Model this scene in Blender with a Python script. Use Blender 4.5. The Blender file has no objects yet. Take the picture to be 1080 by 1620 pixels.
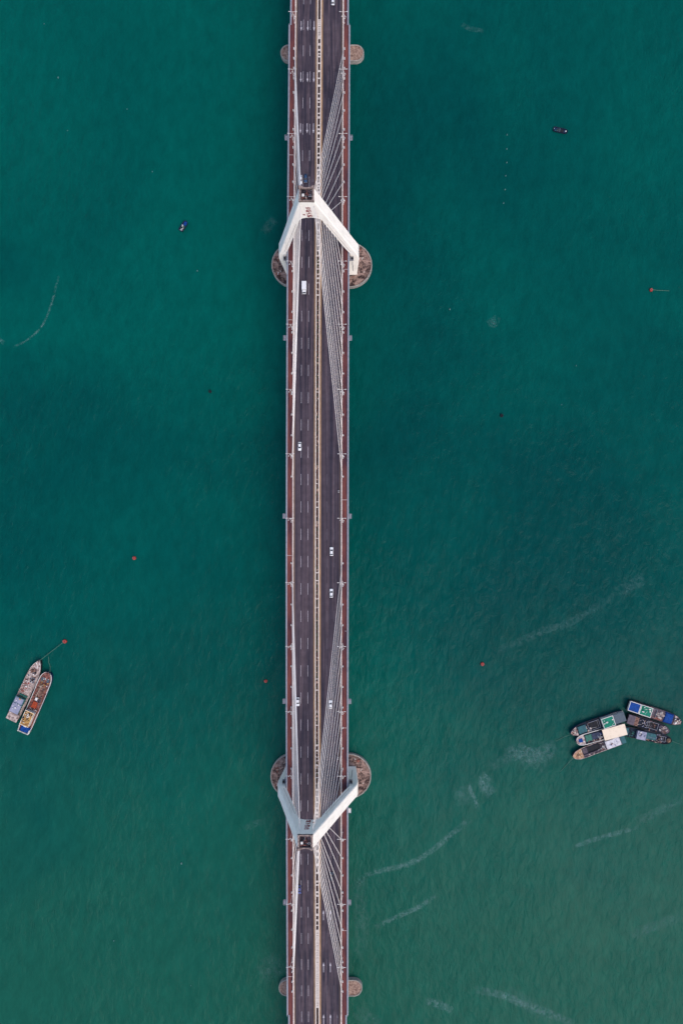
import bpy, bmesh, math, random
from mathutils import Vector, Matrix, noise
PI = math.pi
S = bpy.context.scene
# ------------------------------------------------------------------ camera
H = 430.0; F = 1184.6; NX, NY = 599.6, 837.5; ROLL = 0.0019
cam_d = bpy.data.cameras.new('camera'); cam = bpy.data.objects.new('camera', cam_d)
S.collection.objects.link(cam); S.camera = cam
cam.location = (0, 0, H); cam.rotation_euler = (0, 0, ROLL)
cam_d.sensor_fit = 'HORIZONTAL'; cam_d.sensor_width = 36.0; cam_d.lens = 36.0 * F / 1080
cam_d.shift_x = -(NX - 540) / 1080; cam_d.shift_y = (NY - 810) / 1080
cam_d.clip_start = 1; cam_d.clip_end = 60000
# ------------------------------------------------------------------ light
SUN_EL, SUN_AZ = math.radians(56), math.radians(140)      # azimuth clockwise from image-up
w = bpy.data.worlds.new('World'); S.world = w; w.use_nodes = True
nt = w.node_tree; bg = nt.nodes['Background']
sky = nt.nodes.new('ShaderNodeTexSky'); sky.sky_type = 'NISHITA'; sky.sun_disc = False
sky.sun_elevation = SUN_EL; sky.sun_rotation = SUN_AZ; sky.dust_density = 2.0; sky.air_density = 1.0; sky.ozone_density = 0.2
nt.links.new(sky.outputs[0], bg.inputs[0]); bg.inputs[1].default_value = 0.15
sd = bpy.data.lights.new('sun', 'SUN'); sun = bpy.data.objects.new('sun', sd); S.collection.objects.link(sun)
sd.energy = 0.95; sd.angle = math.radians(42); sd.color = (1.0, 0.85, 0.70)
dirv = Vector((math.sin(SUN_AZ) * math.cos(SUN_EL), math.cos(SUN_AZ) * math.cos(SUN_EL), math.sin(SUN_EL)))
sun.rotation_euler = dirv.to_track_quat('Z', 'Y').to_euler(); sun.location = (0, 0, 600)
S.view_settings.view_transform = 'Standard'; S.view_settings.look = 'None'
S.view_settings.exposure = 1.0; S.view_settings.gamma = 1

def P(px, py, z=0.0):
    k = (H - z) / F
    x, y = (px - NX) * k, -(py - NY) * k
    c, s = math.cos(ROLL), math.sin(ROLL)
    return Vector((x * c - y * s, x * s + y * c, z))

# ------------------------------------------------------------------ materials
def lin(c):
    return tuple(((v / 255) / 12.92 if v / 255 <= .04045 else ((v / 255 + .055) / 1.055) ** 2.4) for v in c)
MATS = {}
def mat(name, col, rough=.7, var=.25, scale=1.0, col2=None, metal=0.0, bump=0.0, stretch=(1, 1, 1), detail=6, lo=.35, hi=.65):
    if name in MATS: return MATS[name]
    m = bpy.data.materials.new(name); m.use_nodes = True
    n = m.node_tree.nodes; l = m.node_tree.links; b = n['Principled BSDF']
    b.inputs['Roughness'].default_value = rough; b.inputs['Metallic'].default_value = metal
    if rough > .4: b.inputs['Specular IOR Level'].default_value = .18
    tc = n.new('ShaderNodeTexCoord'); mp = n.new('ShaderNodeMapping'); mp.inputs['Scale'].default_value = stretch
    l.new(tc.outputs['Object'], mp.inputs[0])
    no = n.new('ShaderNodeTexNoise'); no.inputs['Scale'].default_value = scale; no.inputs['Detail'].default_value = detail
    no.inputs['Roughness'].default_value = .65
    l.new(mp.outputs[0], no.inputs['Vector'])
    r = n.new('ShaderNodeValToRGB'); r.color_ramp.elements[0].position = lo; r.color_ramp.elements[1].position = hi
    c2 = col2 if col2 else tuple(v * (1 - var) for v in col)
    r.color_ramp.elements[0].color = (*c2, 1); r.color_ramp.elements[1].color = (*col, 1)
    l.new(no.outputs[0], r.inputs[0]); l.new(r.outputs[0], b.inputs['Base Color'])
    if bump:
        bp = n.new('ShaderNodeBump'); bp.inputs['Distance'].default_value = bump; bp.inputs['Strength'].default_value = .6
        l.new(no.outputs[0], bp.inputs['Height']); l.new(bp.outputs[0], b.inputs['Normal'])
    MATS[name] = m
    return m

M = {}
M['tower'] = mat('tower_paint', (.88, .80, .73), .55, scale=.7, col2=(.76, .68, .61), stretch=(1, 1, .10), lo=.30, hi=.56)
M['concrete'] = mat('concrete', (0.3744, 0.3384, 0.3096), .85, scale=.5, col2=(0.2592, 0.2232, 0.2016))
M['girder'] = mat('girder', (.20, .20, .215), .7, scale=.4)
M['cap'] = mat('cap_top', (.26, .175, .15), .95, scale=.55, col2=(.028, .017, .017), bump=.3, lo=.40, hi=.60)
M['cap_rim'] = mat('cap_rim', (0.2800, 0.2600, 0.2400), .9, scale=.6, col2=(0.1800, 0.1600, 0.1500))
M['cap_small'] = mat('cap_small', (.30, .21, .17), .95, scale=.8, col2=(.12, .07, .06), bump=.2, lo=.38, hi=.6)
M['cable'] = mat('cable_sheath', (.72, .66, .63), .5, scale=.3, var=.12)
M['walk'] = mat('walkway_red', (.150, .046, .038), .9, scale=.10, col2=(.045, .018, .026), stretch=(3, .5, 1), detail=10, lo=.36, hi=.62)
M['coping'] = mat('coping', (0.2500, 0.2600, 0.3000), .6, scale=.6, var=.25)
M['barrier'] = mat('barrier', (0.5760, 0.4752, 0.4320), .8, scale=1.2, col2=(0.3312, 0.2304, 0.2016), stretch=(1, .8, 1), lo=.36, hi=.56)
M['tan'] = mat('tan_kerb', (.36, .22, .12), .85, scale=.8, col2=(.20, .12, .07), stretch=(1, .3, 1))
M['white_conc'] = mat('white_concrete', (0.4896, 0.4320, 0.3888), .8, scale=1.0, col2=(0.3600, 0.3024, 0.2736))
M['soil'] = mat('soil', (0.0375, 0.0175, 0.0150), .95, scale=.8, col2=(0.0100, 0.0060, 0.0070))
M['mark'] = mat('road_paint', (0.4464, 0.4176, 0.4464), .7, scale=2.0, col2=(0.2160, 0.1944, 0.2232), lo=.3, hi=.6)
M['mark_faint'] = mat('worn_road_paint', (0.1000, 0.0875, 0.1050), .7, scale=2.0, col2=(0.0550, 0.0475, 0.0600), lo=.3, hi=.6)
M['joint'] = mat('joint_metal', (0.4464, 0.3600, 0.3456), .6, scale=2, var=.3)
M['steel'] = mat('steel', (0.2100, 0.2150, 0.2500), .5, scale=2, var=.3)
M['white_steel'] = mat('white_steel', (0.5184, 0.4608, 0.4392), .5, scale=2, var=.15)
M['white'] = mat('white_paint', (0.5616, 0.5400, 0.5184), .45, scale=1.2, var=.18)
M['carwhite'] = mat('car_white', (0.5760, 0.5688, 0.5760), .25, scale=1, var=.03)
M['carblue'] = mat('car_blue', (.02, .05, .11), .25, scale=1, var=.1)
M['cardark'] = mat('car_dark', (.02, .03, .05), .25, scale=1, var=.1)
M['carindigo'] = mat('car_indigo', (.04, .05, .16), .25, scale=1, var=.1)
M['glass'] = mat('dark_glass', (.02, .022, .03), .08, scale=1, var=.1)
M['tyre'] = mat('tyre', (.02, .02, .02), .8, scale=3, var=.2)
M['black'] = mat('black', (.012, .013, .018), .7, scale=2, var=.4)
M['navy'] = mat('navy', (.006, .012, .03), .7, scale=1, var=.5)
M['blue'] = mat('blue_tarp', (.001, .042, .22), .75, scale=.8, col2=(.001, .026, .12))
M['hullblue'] = mat('hull_blue', (.008, .022, .07), .5, scale=.5, var=.5)
M['hulldark'] = mat('hull_dark', (.010, .013, .020), .6, scale=.5, var=.5)
M['teal'] = mat('teal', (0.0150, 0.1000, 0.1100), .6, scale=1, col2=(0.0150, 0.0500, 0.0700))
M['green'] = mat('green_roof', (.004, .17, .105), .7, scale=.7, col2=(.003, .10, .07))
M['slate'] = mat('slate_roof', (0.0650, 0.0900, 0.1150), .6, scale=.7, var=.35, stretch=(1, 4, 1))
M['lav'] = mat('lavender_roof', (.25, .25, .33), .55, scale=.5, col2=(.16, .17, .24))
M['mauve'] = mat('mauve', (.10, .078, .10), .7, scale=.7, var=.5)
M['pinkgrey'] = mat('pinkgrey_deck', (.40, .32, .29), .8, scale=.9, col2=(.11, .07, .065), lo=.38, hi=.58)
M['cream'] = mat('cream_canopy', (.60, .50, .39), .7, scale=.5, col2=(.50, .40, .30), lo=.3, hi=.5)
M['tan_deck'] = mat('tan_deck', (0.2100, 0.1350, 0.0850), .85, scale=.9, col2=(0.0650, 0.0350, 0.0300), bump=.05)
M['rust'] = mat('rust_deck', (.22, .085, .065), .85, scale=.9, col2=(.045, .018, .018), bump=.05, lo=.38, hi=.62)
M['brownnet'] = mat('brown_net', (.24, .14, .11), .95, scale=1.4, col2=(.05, .022, .02), bump=.1, lo=.4, hi=.6)
M['goldnet'] = mat('gold_clutter', (.40, .24, .08), .9, scale=.8, col2=(.14, .06, .025), bump=.1, lo=.4, hi=.6)
M['orange'] = mat('orange_tarp', (0.3100, 0.0550, 0.0175), .7, scale=.9, col2=(0.1600, 0.0200, 0.0100))
M['greenpaint'] = mat('green_paint', (.03, .14, .11), .6, scale=.8, var=.5)
M['rope'] = mat('rope', (0.0600, 0.1300, 0.1000), .9, scale=2, var=.3)
M['red'] = mat('red_buoy', (0.3000, 0.0175, 0.0150), .5, scale=1.5, col2=(0.2100, 0.0150, 0.0100))
M['pink'] = mat('buoy_deck', (0.3600, 0.1250, 0.1100), .6, scale=3, col2=(0.2750, 0.0600, 0.0500))
M['pale'] = mat('pale_metal', (.36, .40, .40), .5, scale=2, var=.2)
M['red_letter'] = mat('red_letter', (.22, .02, .025), .6, scale=2, var=.2)
M['crown_floor'] = mat('crown_floor', (0.0550, 0.0425, 0.0550), .9, scale=.9, col2=(0.0125, 0.0100, 0.0150))
M['crown_frame'] = mat('crown_frame', (.26, .20, .18), .85, scale=1.2, col2=(.10, .07, .065))
M['skin'] = mat('skin', (.42, .25, .18), .6, scale=3, var=.05)
M['cloth_dark'] = mat('cloth_dark', (.025, .025, .035), .9, scale=3, var=.3)
M['cloth_white'] = mat('cloth_white', (.70, .68, .70), .9, scale=3, var=.1)

def asphalt_mat():
    m = bpy.data.materials.new('asphalt'); m.use_nodes = True
    n = m.node_tree.nodes; l = m.node_tree.links; b = n['Principled BSDF']
    b.inputs['Roughness'].default_value = .85; b.inputs['Specular IOR Level'].default_value = .15
    tc = n.new('ShaderNodeTexCoord'); sp = n.new('ShaderNodeSeparateXYZ'); l.new(tc.outputs['Object'], sp.inputs[0])
    # long wheel-track bands: noise squeezed along y, plus fine grain
    mp = n.new('ShaderNodeMapping'); mp.inputs['Scale'].default_value = (.9, .006, 1); l.new(tc.outputs['Object'], mp.inputs[0])
    n1 = n.new('ShaderNodeTexNoise'); n1.inputs['Scale'].default_value = 1.0; n1.inputs['Detail'].default_value = 3
    l.new(mp.outputs[0], n1.inputs[0])
    r1 = n.new('ShaderNodeValToRGB'); r1.color_ramp.elements[0].position = .38; r1.color_ramp.elements[1].position = .64
    r1.color_ramp.elements[0].color = (.0230, .0195, .0300, 1); r1.color_ramp.elements[1].color = (.066, .048, .058, 1)
    l.new(n1.outputs[0], r1.inputs[0])
    n2 = n.new('ShaderNodeTexNoise'); n2.inputs['Scale'].default_value = .35; n2.inputs['Detail'].default_value = 8
    l.new(tc.outputs['Object'], n2.inputs[0])
    mr = n.new('ShaderNodeMapRange'); mr.inputs[1].default_value = .3; mr.inputs[2].default_value = .7
    mr.inputs[3].default_value = .85; mr.inputs[4].default_value = 1.15; l.new(n2.outputs[0], mr.inputs[0])
    mx = n.new('ShaderNodeMix'); mx.data_type = 'RGBA'; mx.blend_type = 'MULTIPLY'; mx.inputs[0].default_value = 1
    l.new(r1.outputs[0], mx.inputs[6]); l.new(mr.outputs[0], mx.inputs[7])
    # dust along both edges of each carriageway
    ab = n.new('ShaderNodeMath'); ab.operation = 'ABSOLUTE'; l.new(sp.outputs[0], ab.inputs[0])
    e1 = n.new('ShaderNodeMapRange'); e1.inputs[1].default_value = 1.75; e1.inputs[2].default_value = 2.35; e1.inputs[3].default_value = 1; e1.inputs[4].default_value = 0
    e2 = n.new('ShaderNodeMapRange'); e2.inputs[1].default_value = 11.6; e2.inputs[2].default_value = 12.5; e2.inputs[3].default_value = 0; e2.inputs[4].default_value = 1
    l.new(ab.outputs[0], e1.inputs[0]); l.new(ab.outputs[0], e2.inputs[0])
    ad = n.new('ShaderNodeMath'); ad.operation = 'MAXIMUM'; l.new(e1.outputs[0], ad.inputs[0]); l.new(e2.outputs[0], ad.inputs[1])
    ml = n.new('ShaderNodeMath'); ml.operation = 'MULTIPLY'; l.new(ad.outputs[0], ml.inputs[0]); ml.inputs[1].default_value = .8
    mx2 = n.new('ShaderNodeMix'); mx2.data_type = 'RGBA'; l.new(ml.outputs[0], mx2.inputs[0]); l.new(mx.outputs[2], mx2.inputs[6])
    mx2.inputs[7].default_value = (.13, .088, .06, 1)
    l.new(mx2.outputs[2], b.inputs['Base Color'])
    return m
M['asphalt'] = asphalt_mat()
M['lav_pale'] = mat('pale_roof', (.46, .45, .48), .6, scale=.8, col2=(.24, .22, .24), lo=.36, hi=.56)
M['tan_bright'] = mat('tan_bright', (.42, .27, .16), .85, scale=.9, col2=(.20, .10, .07), bump=.05)
M['pale_deck'] = mat('pale_deck', (.46, .38, .35), .85, scale=.9, col2=(.14, .085, .085), lo=.38, hi=.6, bump=.05)

def water_mat():
    m = bpy.data.materials.new('sea_water'); m.use_nodes = True
    n = m.node_tree.nodes; l = m.node_tree.links; b = n['Principled BSDF']
    b.inputs['Roughness'].default_value = .16; b.inputs['IOR'].default_value = 1.33; b.inputs['Specular IOR Level'].default_value = .06
    ge = n.new('ShaderNodeNewGeometry')
    def nz(scale, detail, stretch=(1, 1, 1), rot=0, rough=.6, dist=0):
        mp = n.new('ShaderNodeMapping'); mp.inputs['Scale'].default_value = stretch; mp.inputs['Rotation'].default_value = (0, 0, rot)
        l.new(ge.outputs['Position'], mp.inputs[0])
        t = n.new('ShaderNodeTexNoise'); t.inputs['Scale'].default_value = scale; t.inputs['Detail'].default_value = detail
        t.inputs['Roughness'].default_value = rough; t.inputs['Distortion'].default_value = dist
        l.new(mp.outputs[0], t.inputs[0]); return t
    big = nz(.0045, 4, (1, 1, 1), .6, .5, .6)
    r = n.new('ShaderNodeValToRGB'); e = r.color_ramp.elements
    e[0].position = .38; e[0].color = (.0001, .0385, .0370, 1); e[1].position = .62; e[1].color = (.0002, .0620, .0510, 1)
    l.new(big.outputs[0], r.inputs[0])
    # greener water to the south
    sp = n.new('ShaderNodeSeparateXYZ'); l.new(ge.outputs['Position'], sp.inputs[0])
    big2 = nz(.012, 4, (1, 1, 1), 0, .6, 1.0)
    off = n.new('ShaderNodeMath'); off.operation = 'MULTIPLY_ADD'; l.new(big2.outputs[0], off.inputs[0]); off.inputs[1].default_value = 160; l.new(sp.outputs[1], off.inputs[2])
    mr = n.new('ShaderNodeMapRange'); mr.interpolation_type = 'SMOOTHSTEP'
    mr.inputs[1].default_value = 60; mr.inputs[2].default_value = -190; mr.inputs[3].default_value = 0; mr.inputs[4].default_value = 1
    l.new(off.outputs[0], mr.inputs[0])
    mx = n.new('ShaderNodeMix'); mx.data_type = 'RGBA'; l.new(mr.outputs[0], mx.inputs[0]); l.new(r.outputs[0], mx.inputs[6])
    mx.inputs[7].default_value = (.0060, .0650, .0450, 1)
    # fine streaky light and shade of the ripples, put into the colour
    fine = nz(.16, 5, (1, .55, 1), -.5, .7)
    fr = n.new('ShaderNodeMapRange'); fr.inputs[1].default_value = .3; fr.inputs[2].default_value = .7; fr.inputs[3].default_value = .86; fr.inputs[4].default_value = 1.14
    l.new(fine.outputs[0], fr.inputs[0])
    mu = n.new('ShaderNodeMix'); mu.data_type = 'RGBA'; mu.blend_type = 'MULTIPLY'; mu.inputs[0].default_value = 1
    l.new(mx.outputs[2], mu.inputs[6]); l.new(fr.outputs[0], mu.inputs[7])
    l.new(mu.outputs[2], b.inputs['Base Color'])
    w1 = nz(.30, 5, (1, .5, 1), -.45, .62, .4); w2 = nz(.055, 3, (1, .6, 1), .3, .5)
    patch = nz(.011, 3, (1, 1, 1), .2, .5)
    pr = n.new('ShaderNodeMapRange'); pr.inputs[1].default_value = .35; pr.inputs[2].default_value = .65; pr.inputs[3].default_value = .25; pr.inputs[4].default_value = 1.0
    l.new(patch.outputs[0], pr.inputs[0])
    mm = n.new('ShaderNodeMath'); mm.operation = 'MULTIPLY'; l.new(w1.outputs[0], mm.inputs[0]); l.new(pr.outputs[0], mm.inputs[1])
    aa = n.new('ShaderNodeMath'); aa.operation = 'MULTIPLY_ADD'; l.new(w2.outputs[0], aa.inputs[0]); aa.inputs[1].default_value = 1.2; l.new(mm.outputs[0], aa.inputs[2])
    bp = n.new('ShaderNodeBump'); bp.inputs['Strength'].default_value = 1.0; bp.inputs['Distance'].default_value = 1.0
    l.new(aa.outputs[0], bp.inputs['Height']); l.new(bp.outputs[0], b.inputs['Normal'])
    return m
M['water'] = water_mat()

def foam_mat(name, thr, mx_a, scale=.35):
    m = bpy.data.materials.new(name); m.use_nodes = True
    n = m.node_tree.nodes; l = m.node_tree.links; b = n['Principled BSDF']
    b.inputs['Base Color'].default_value = (.15, .27, .27, 1); b.inputs['Roughness'].default_value = .9
    uv = n.new('ShaderNodeUVMap'); sp = n.new('ShaderNodeSeparateXYZ'); l.new(uv.outputs[0], sp.inputs[0])
    def tri(o):   # 4 t (1-t)
        a = n.new('ShaderNodeMath'); a.operation = 'SUBTRACT'; a.inputs[0].default_value = 1; l.new(o, a.inputs[1])
        c = n.new('ShaderNodeMath'); c.operation = 'MULTIPLY'; l.new(o, c.inputs[0]); l.new(a.outputs[0], c.inputs[1])
        d = n.new('ShaderNodeMath'); d.operation = 'MULTIPLY'; l.new(c.outputs[0], d.inputs[0]); d.inputs[1].default_value = 4; return d.outputs[0]
    e = n.new('ShaderNodeMath'); e.operation = 'MULTIPLY'; l.new(tri(sp.outputs[0]), e.inputs[0]); l.new(tri(sp.outputs[1]), e.inputs[1])
    pw = n.new('ShaderNodeMath'); pw.operation = 'POWER'; l.new(e.outputs[0], pw.inputs[0]); pw.inputs[1].default_value = .6
    ge = n.new('ShaderNodeNewGeometry'); t = n.new('ShaderNodeTexNoise'); t.inputs['Scale'].default_value = scale; t.inputs['Detail'].default_value = 8
    t.inputs['Roughness'].default_value = .72; t.inputs['Distortion'].default_value = .8; l.new(ge.outputs['Position'], t.inputs[0])
    mr = n.new('ShaderNodeMapRange'); mr.inputs[1].default_value = thr; mr.inputs[2].default_value = thr + .22; mr.inputs[3].default_value = 0; mr.inputs[4].default_value = mx_a
    l.new(t.outputs[0], mr.inputs[0])
    f = n.new('ShaderNodeMath'); f.operation = 'MULTIPLY'; l.new(mr.outputs[0], f.inputs[0]); l.new(pw.outputs[0], f.inputs[1])
    l.new(f.outputs[0], b.inputs['Alpha'])
    return m
M['foam'] = foam_mat('foam', .42, .40, .5)
M['foam_soft'] = foam_mat('foam_soft', .43, .17, .45)

# ------------------------------------------------------------------ mesh helpers
class MB:
    def __init__(s): s.v = []; s.f = []; s.m = []
    def face(s, pts, mi=0):
        b = len(s.v); s.v += [tuple(p) for p in pts]; s.f.append(tuple(range(b, b + len(pts)))); s.m.append(mi)
    def hexa(s, p, mi=0):   # p: 4 bottom ccw, 4 top ccw
        b = len(s.v); s.v += [tuple(q) for q in p]
        for f in ((3, 2, 1, 0), (4, 5, 6, 7), (0, 1, 5, 4), (1, 2, 6, 5), (2, 3, 7, 6), (3, 0, 4, 7)):
            s.f.append(tuple(b + i for i in f)); s.m.append(mi)
    def box(s, cx, cy, cz, sx, sy, sz, rz=0, mi=0, taper=1.0):
        c, q = math.cos(rz), math.sin(rz); P_ = []
        for z, k in ((-.5, 1), (.5, taper)):
            for x, y in ((-.5, -.5), (.5, -.5), (.5, .5), (-.5, .5)):
                X, Y = x * sx * k, y * sy * k
                P_.append((cx + X * c - Y * q, cy + X * q + Y * c, cz + z * sz))
        s.hexa(P_, mi)
    def loft(s, rings, mi=0, cap0=True, cap1=True, closed=True):
        b = len(s.v); n = len(rings[0])
        for r in rings: s.v += [tuple(p) for p in r]
        for i in range(len(rings) - 1):
            for j in range(n if closed else n - 1):
                a = b + i * n + j; c = b + i * n + (j + 1) % n
                s.f.append((a, c, c + n, a + n)); s.m.append(mi)
        if cap0: s.f.append(tuple(b + j for j in reversed(range(n)))); s.m.append(mi)
        if cap1: s.f.append(tuple(b + (len(rings) - 1) * n + j for j in range(n))); s.m.append(mi)
    def tube(s, p0, p1, r, n=8, mi=0, r2=None):
        p0, p1 = Vector(p0), Vector(p1); d = (p1 - p0).normalized()
        u = d.orthogonal().normalized(); v = d.cross(u); r2 = r if r2 is None else r2
        s.loft([[p + (u * math.cos(2 * PI * j / n) + v * math.sin(2 * PI * j / n)) * rr for j in range(n)] for p, rr in ((p0, r), (p1, r2))], mi)
    def path(s, pts, r, n=6, mi=0):
        for a, b in zip(pts, pts[1:]): s.tube(a, b, r, n, mi)
    def blob(s, c, rx, ry, rz, seed=0, amp=.3, nu=10, nv=6, mi=0, half=False):
        b = len(s.v); rings = []
        for i in range(nv + 1):
            th = PI * i / nv * (.5 if half else 1)
            ring = []
            for j in range(nu):
                ph = 2 * PI * j / nu
                d = Vector((math.sin(th) * math.cos(ph), math.sin(th) * math.sin(ph), math.cos(th)))
                k = 1 + amp * noise.noise(d * 2.3 + Vector((seed * 7.1, seed * 3.3, 0)))
                ring.append((c[0] + d.x * rx * k, c[1] + d.y * ry * k, c[2] + d.z * rz * k))
            rings.append(ring)
        s.loft(list(reversed(rings)), mi)
    def obj(s, name, mats, parent=None, smooth=False):
        me = bpy.data.meshes.new(name); me.from_pydata(s.v, [], s.f); me.update()
        if not isinstance(mats, (list, tuple)): mats = [mats]
        for k in mats: me.materials.append(M[k] if isinstance(k, str) else k)
        for p, i in zip(me.polygons, s.m): p.material_index = i; p.use_smooth = smooth
        bm = bmesh.new(); bm.from_mesh(me); bmesh.ops.recalc_face_normals(bm, faces=bm.faces); bm.to_mesh(me); bm.free()
        o = bpy.data.objects.new(name, me); S.collection.objects.link(o)
        if parent is not None: o.parent = parent
        return o
def tag(o, label=None, cat=None, group=None, kind=None):
    if label: o['label'] = label
    if cat: o['category'] = cat
    if group: o['group'] = group
    if kind: o['kind'] = kind
    return o
def empty(name, loc, rz=0, rx=0):
    o = bpy.data.objects.new(name, None); S.collection.objects.link(o); o.location = loc; o.rotation_euler = (rx, 0, rz)
    o.empty_display_size = 1; return o
def children(o): return [c for c in S.objects if c.parent == o]
def copy_tree(o, parent=None):
    c = o.copy(); S.collection.objects.link(c)
    if parent is not None: c.parent = parent
    for ch in children(o): copy_tree(ch, c)
    return c
def text_mesh(name, txt, size, m, parent, mtx, extrude=.04):
    cu = bpy.data.curves.new(name, 'FONT'); cu.body = txt; cu.size = size; cu.extrude = extrude
    cu.align_x = 'CENTER'; cu.align_y = 'CENTER'; cu.space_line = 1.0; cu.offset = size * .026 if extrude else 0
    to = bpy.data.objects.new(name, cu); S.collection.objects.link(to)
    dg = bpy.context.evaluated_depsgraph_get()
    me = bpy.data.meshes.new_from_object(to.evaluated_get(dg)); bpy.data.objects.remove(to)
    me.name = name; me.transform(mtx); me.materials.clear(); me.materials.append(M[m])
    o = bpy.data.objects.new(name, me); S.collection.objects.link(o)
    if parent is not None: o.parent = parent
    return o

# ------------------------------------------------------------------ water
wb = MB(); R_ = 25000; N_ = 64
wb.face([(R_ * math.cos(2 * PI * i / N_), R_ * math.sin(2 * PI * i / N_), 0) for i in range(N_)])
tag(wb.obj('water', 'water'), kind='structure')

# ------------------------------------------------------------------ bridge
BX, BY = -33.0, 5.0
bridge = empty('bridge', (BX, BY, 0))
tag(bridge, 'long cable-stayed road bridge with two white diamond towers crossing green water', 'bridge')
def dz(y):
    a = abs(y); return 30.8 - .00012 * a * a if a < 200 else 26.0 - .048 * (a - 200)
STEP = 269.5; END = 520.0
def ys(a, b, st=6.0):
    n = max(1, int(math.ceil((b - a) / st))); return [a + (b - a) * i / n for i in range(n + 1)]
def strip(mb, x0, x1, zb, zt, a, b, mi=0, st=6.0):
    mb.loft([[(x0, y, dz(y) + zb), (x1, y, dz(y) + zb), (x1, y, dz(y) + zt), (x0, y, dz(y) + zt)] for y in ys(a, b, st)], mi)
def sheet(mb, x0, x1, z, a, b, mi=0, st=6.0):
    yy = ys(a, b, st)
    for p, q in zip(yy, yy[1:]):
        mb.face([(x0, p, dz(p) + z), (x1, p, dz(p) + z), (x1, q, dz(q) + z), (x0, q, dz(q) + z)], mi)

mb = MB()
for a, b, hw in ((-END, -STEP, 15.9), (-STEP, STEP, 16.75), (STEP, END, 15.9)):
    mb.loft([[(-hw, y, dz(y) - .9), (-9, y, dz(y) - 3.0), (9, y, dz(y) - 3.0), (hw, y, dz(y) - .9), (hw, y, dz(y) - .12), (-hw, y, dz(y) - .12)] for y in ys(a, b, 8)])
mb.obj('girder', 'girder', bridge)
for s in (-1, 1):
    mb = MB(); x0, x1 = sorted((s * 1.75, s * 12.6)); strip(mb, x0, x1, -.11, 0, -END, END)
    mb.obj('carriageway', 'asphalt', bridge)
    # walkway, coping with railing, barrier
    mb = MB()
    for a, b, e in ((-END, -STEP, 15.1), (-STEP, STEP, 15.9), (STEP, END, 15.1)):
        x0, x1 = sorted((s * 13.4, s * e)); strip(mb, x0, x1, -.11, .15, a, b)
    wk = mb.obj('walkway', 'walk', bridge)
    mb = MB()
    for a, b, e in ((-END, -STEP, 15.1), (-STEP, STEP, 15.9), (STEP, END, 15.1)):
        x0, x1 = sorted((s * e, s * (e + .85))); strip(mb, x0, x1, -.115, .25, a, b)
    co = mb.obj('edge_coping', 'coping', bridge)
    mb = MB()
    for a, b, e in ((-END, -STEP, 15.5), (-STEP, STEP, 16.3), (STEP, END, 15.5)):
        for zz, t in ((1.25, .10), (.75, .05)):
            x0, x1 = sorted((s * (e - t), s * (e + t))); strip(mb, x0, x1, zz - t, zz + t, a, b, 0)
        y = a + 1
        while y < b: mb.box(s * e, y, dz(y) + .72, .12, .12, 1.0); y += 2.0
    mb.obj('railing', 'coping', bridge)
    mb = MB(); x0, x1 = sorted((s * 12.6, s * 13.25)); strip(mb, x0, x1, -.1, .62, -END, END)
    ba = mb.obj('barrier', 'barrier', bridge)
    mb = MB(); strip(mb, s * 12.92 - .1, s * 12.92 + .1, .95, 1.1, -STEP, STEP)
    y = -STEP + 1; rnd = random.Random(int(5 + s))
    while y < STEP:
        mb.box(s * 12.92, y, dz(y) + .8, .3, .22, .42); y += 1.9
    mb.obj('barrier_rail', 'white_steel', bridge)
# walls across each end step
# median
mb = MB()
for s in (-1, 1):
    x0, x1 = sorted((s * 1.15, s * 1.75)); strip(mb, x0, x1, -.1, .22, -END, END)
mb.obj('median_kerb', 'tan', bridge)
mb = MB()
for s in (-1, 1):
    x0, x1 = sorted((s * .58, s * 1.148)); strip(mb, x0, x1, -.1, .75, -END, END)
mb.obj('median_wall', 'white_conc', bridge)
mb = MB(); strip(mb, -.578, .578, -.1, .3, -END, END); mb.obj('median_bed', 'soil', bridge)
rnd = random.Random(11)
mb = MB()      # cover slabs laid over the median gap, with openings left between
def slabs(a, b, cov, gmin, gmax, smin, smax):
    y = a
    while y < b:
        L = rnd.uniform(smin, smax)
        if rnd.random() < cov:
            mb = MB(); mb.box(0, y + L / 2, dz(y + L / 2) + .66, 1.14, L, .1); mb.obj('median_cover_slab', 'white_conc', bridge)
        y += L + (rnd.uniform(gmin, gmax))
slabs(155, 262, 1, .7, 3.6, .5, 1.3)
slabs(262, 272, 1, .15, .5, .5, 1.0)
slabs(-222, -155, 1, .8, 4.0, .5, 1.3)
slabs(-265, -223, 1, .10, .25, .9, 1.4)
slabs(-155, -120, 1, 1.0, 3.0, .4, .9)
slabs(120, 155, 1, 1.0, 3.0, .4, .9)
slabs(-110, 112, .32, 2.0, 9.0, .3, .6)
# shrubs in the median bed
mb = MB(); y = -142
while y < 142:
    x = rnd.uniform(-.3, .3); r = rnd.uniform(.25, .5)
    if rnd.random() < .86: mb.blob((x, y, dz(y) + .3 + r * .6), r, r * 1.2, r * .8, seed=y, amp=.9, nu=7, nv=4, mi=rnd.choice((0, 0, 0, 1, 1, 2)))
    y += rnd.uniform(.45, .9)
M['shrub'] = mat('shrub', (.085, .035, .025), .9, scale=3, var=.5); M['shrub2'] = mat('shrub_green', (.05, .05, .025), .9, scale=3, var=.5); M['shrub3'] = mat('shrub_pale', (.36, .24, .18), .9, scale=3, var=.4)
sh = mb.obj('median_shrubs', ['shrub', 'shrub2', 'shrub3']); sh.location = (BX, BY, 0)
tag(sh, 'low brown and dark green plants growing in the narrow median strip of the bridge', 'plants', kind='stuff')

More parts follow.
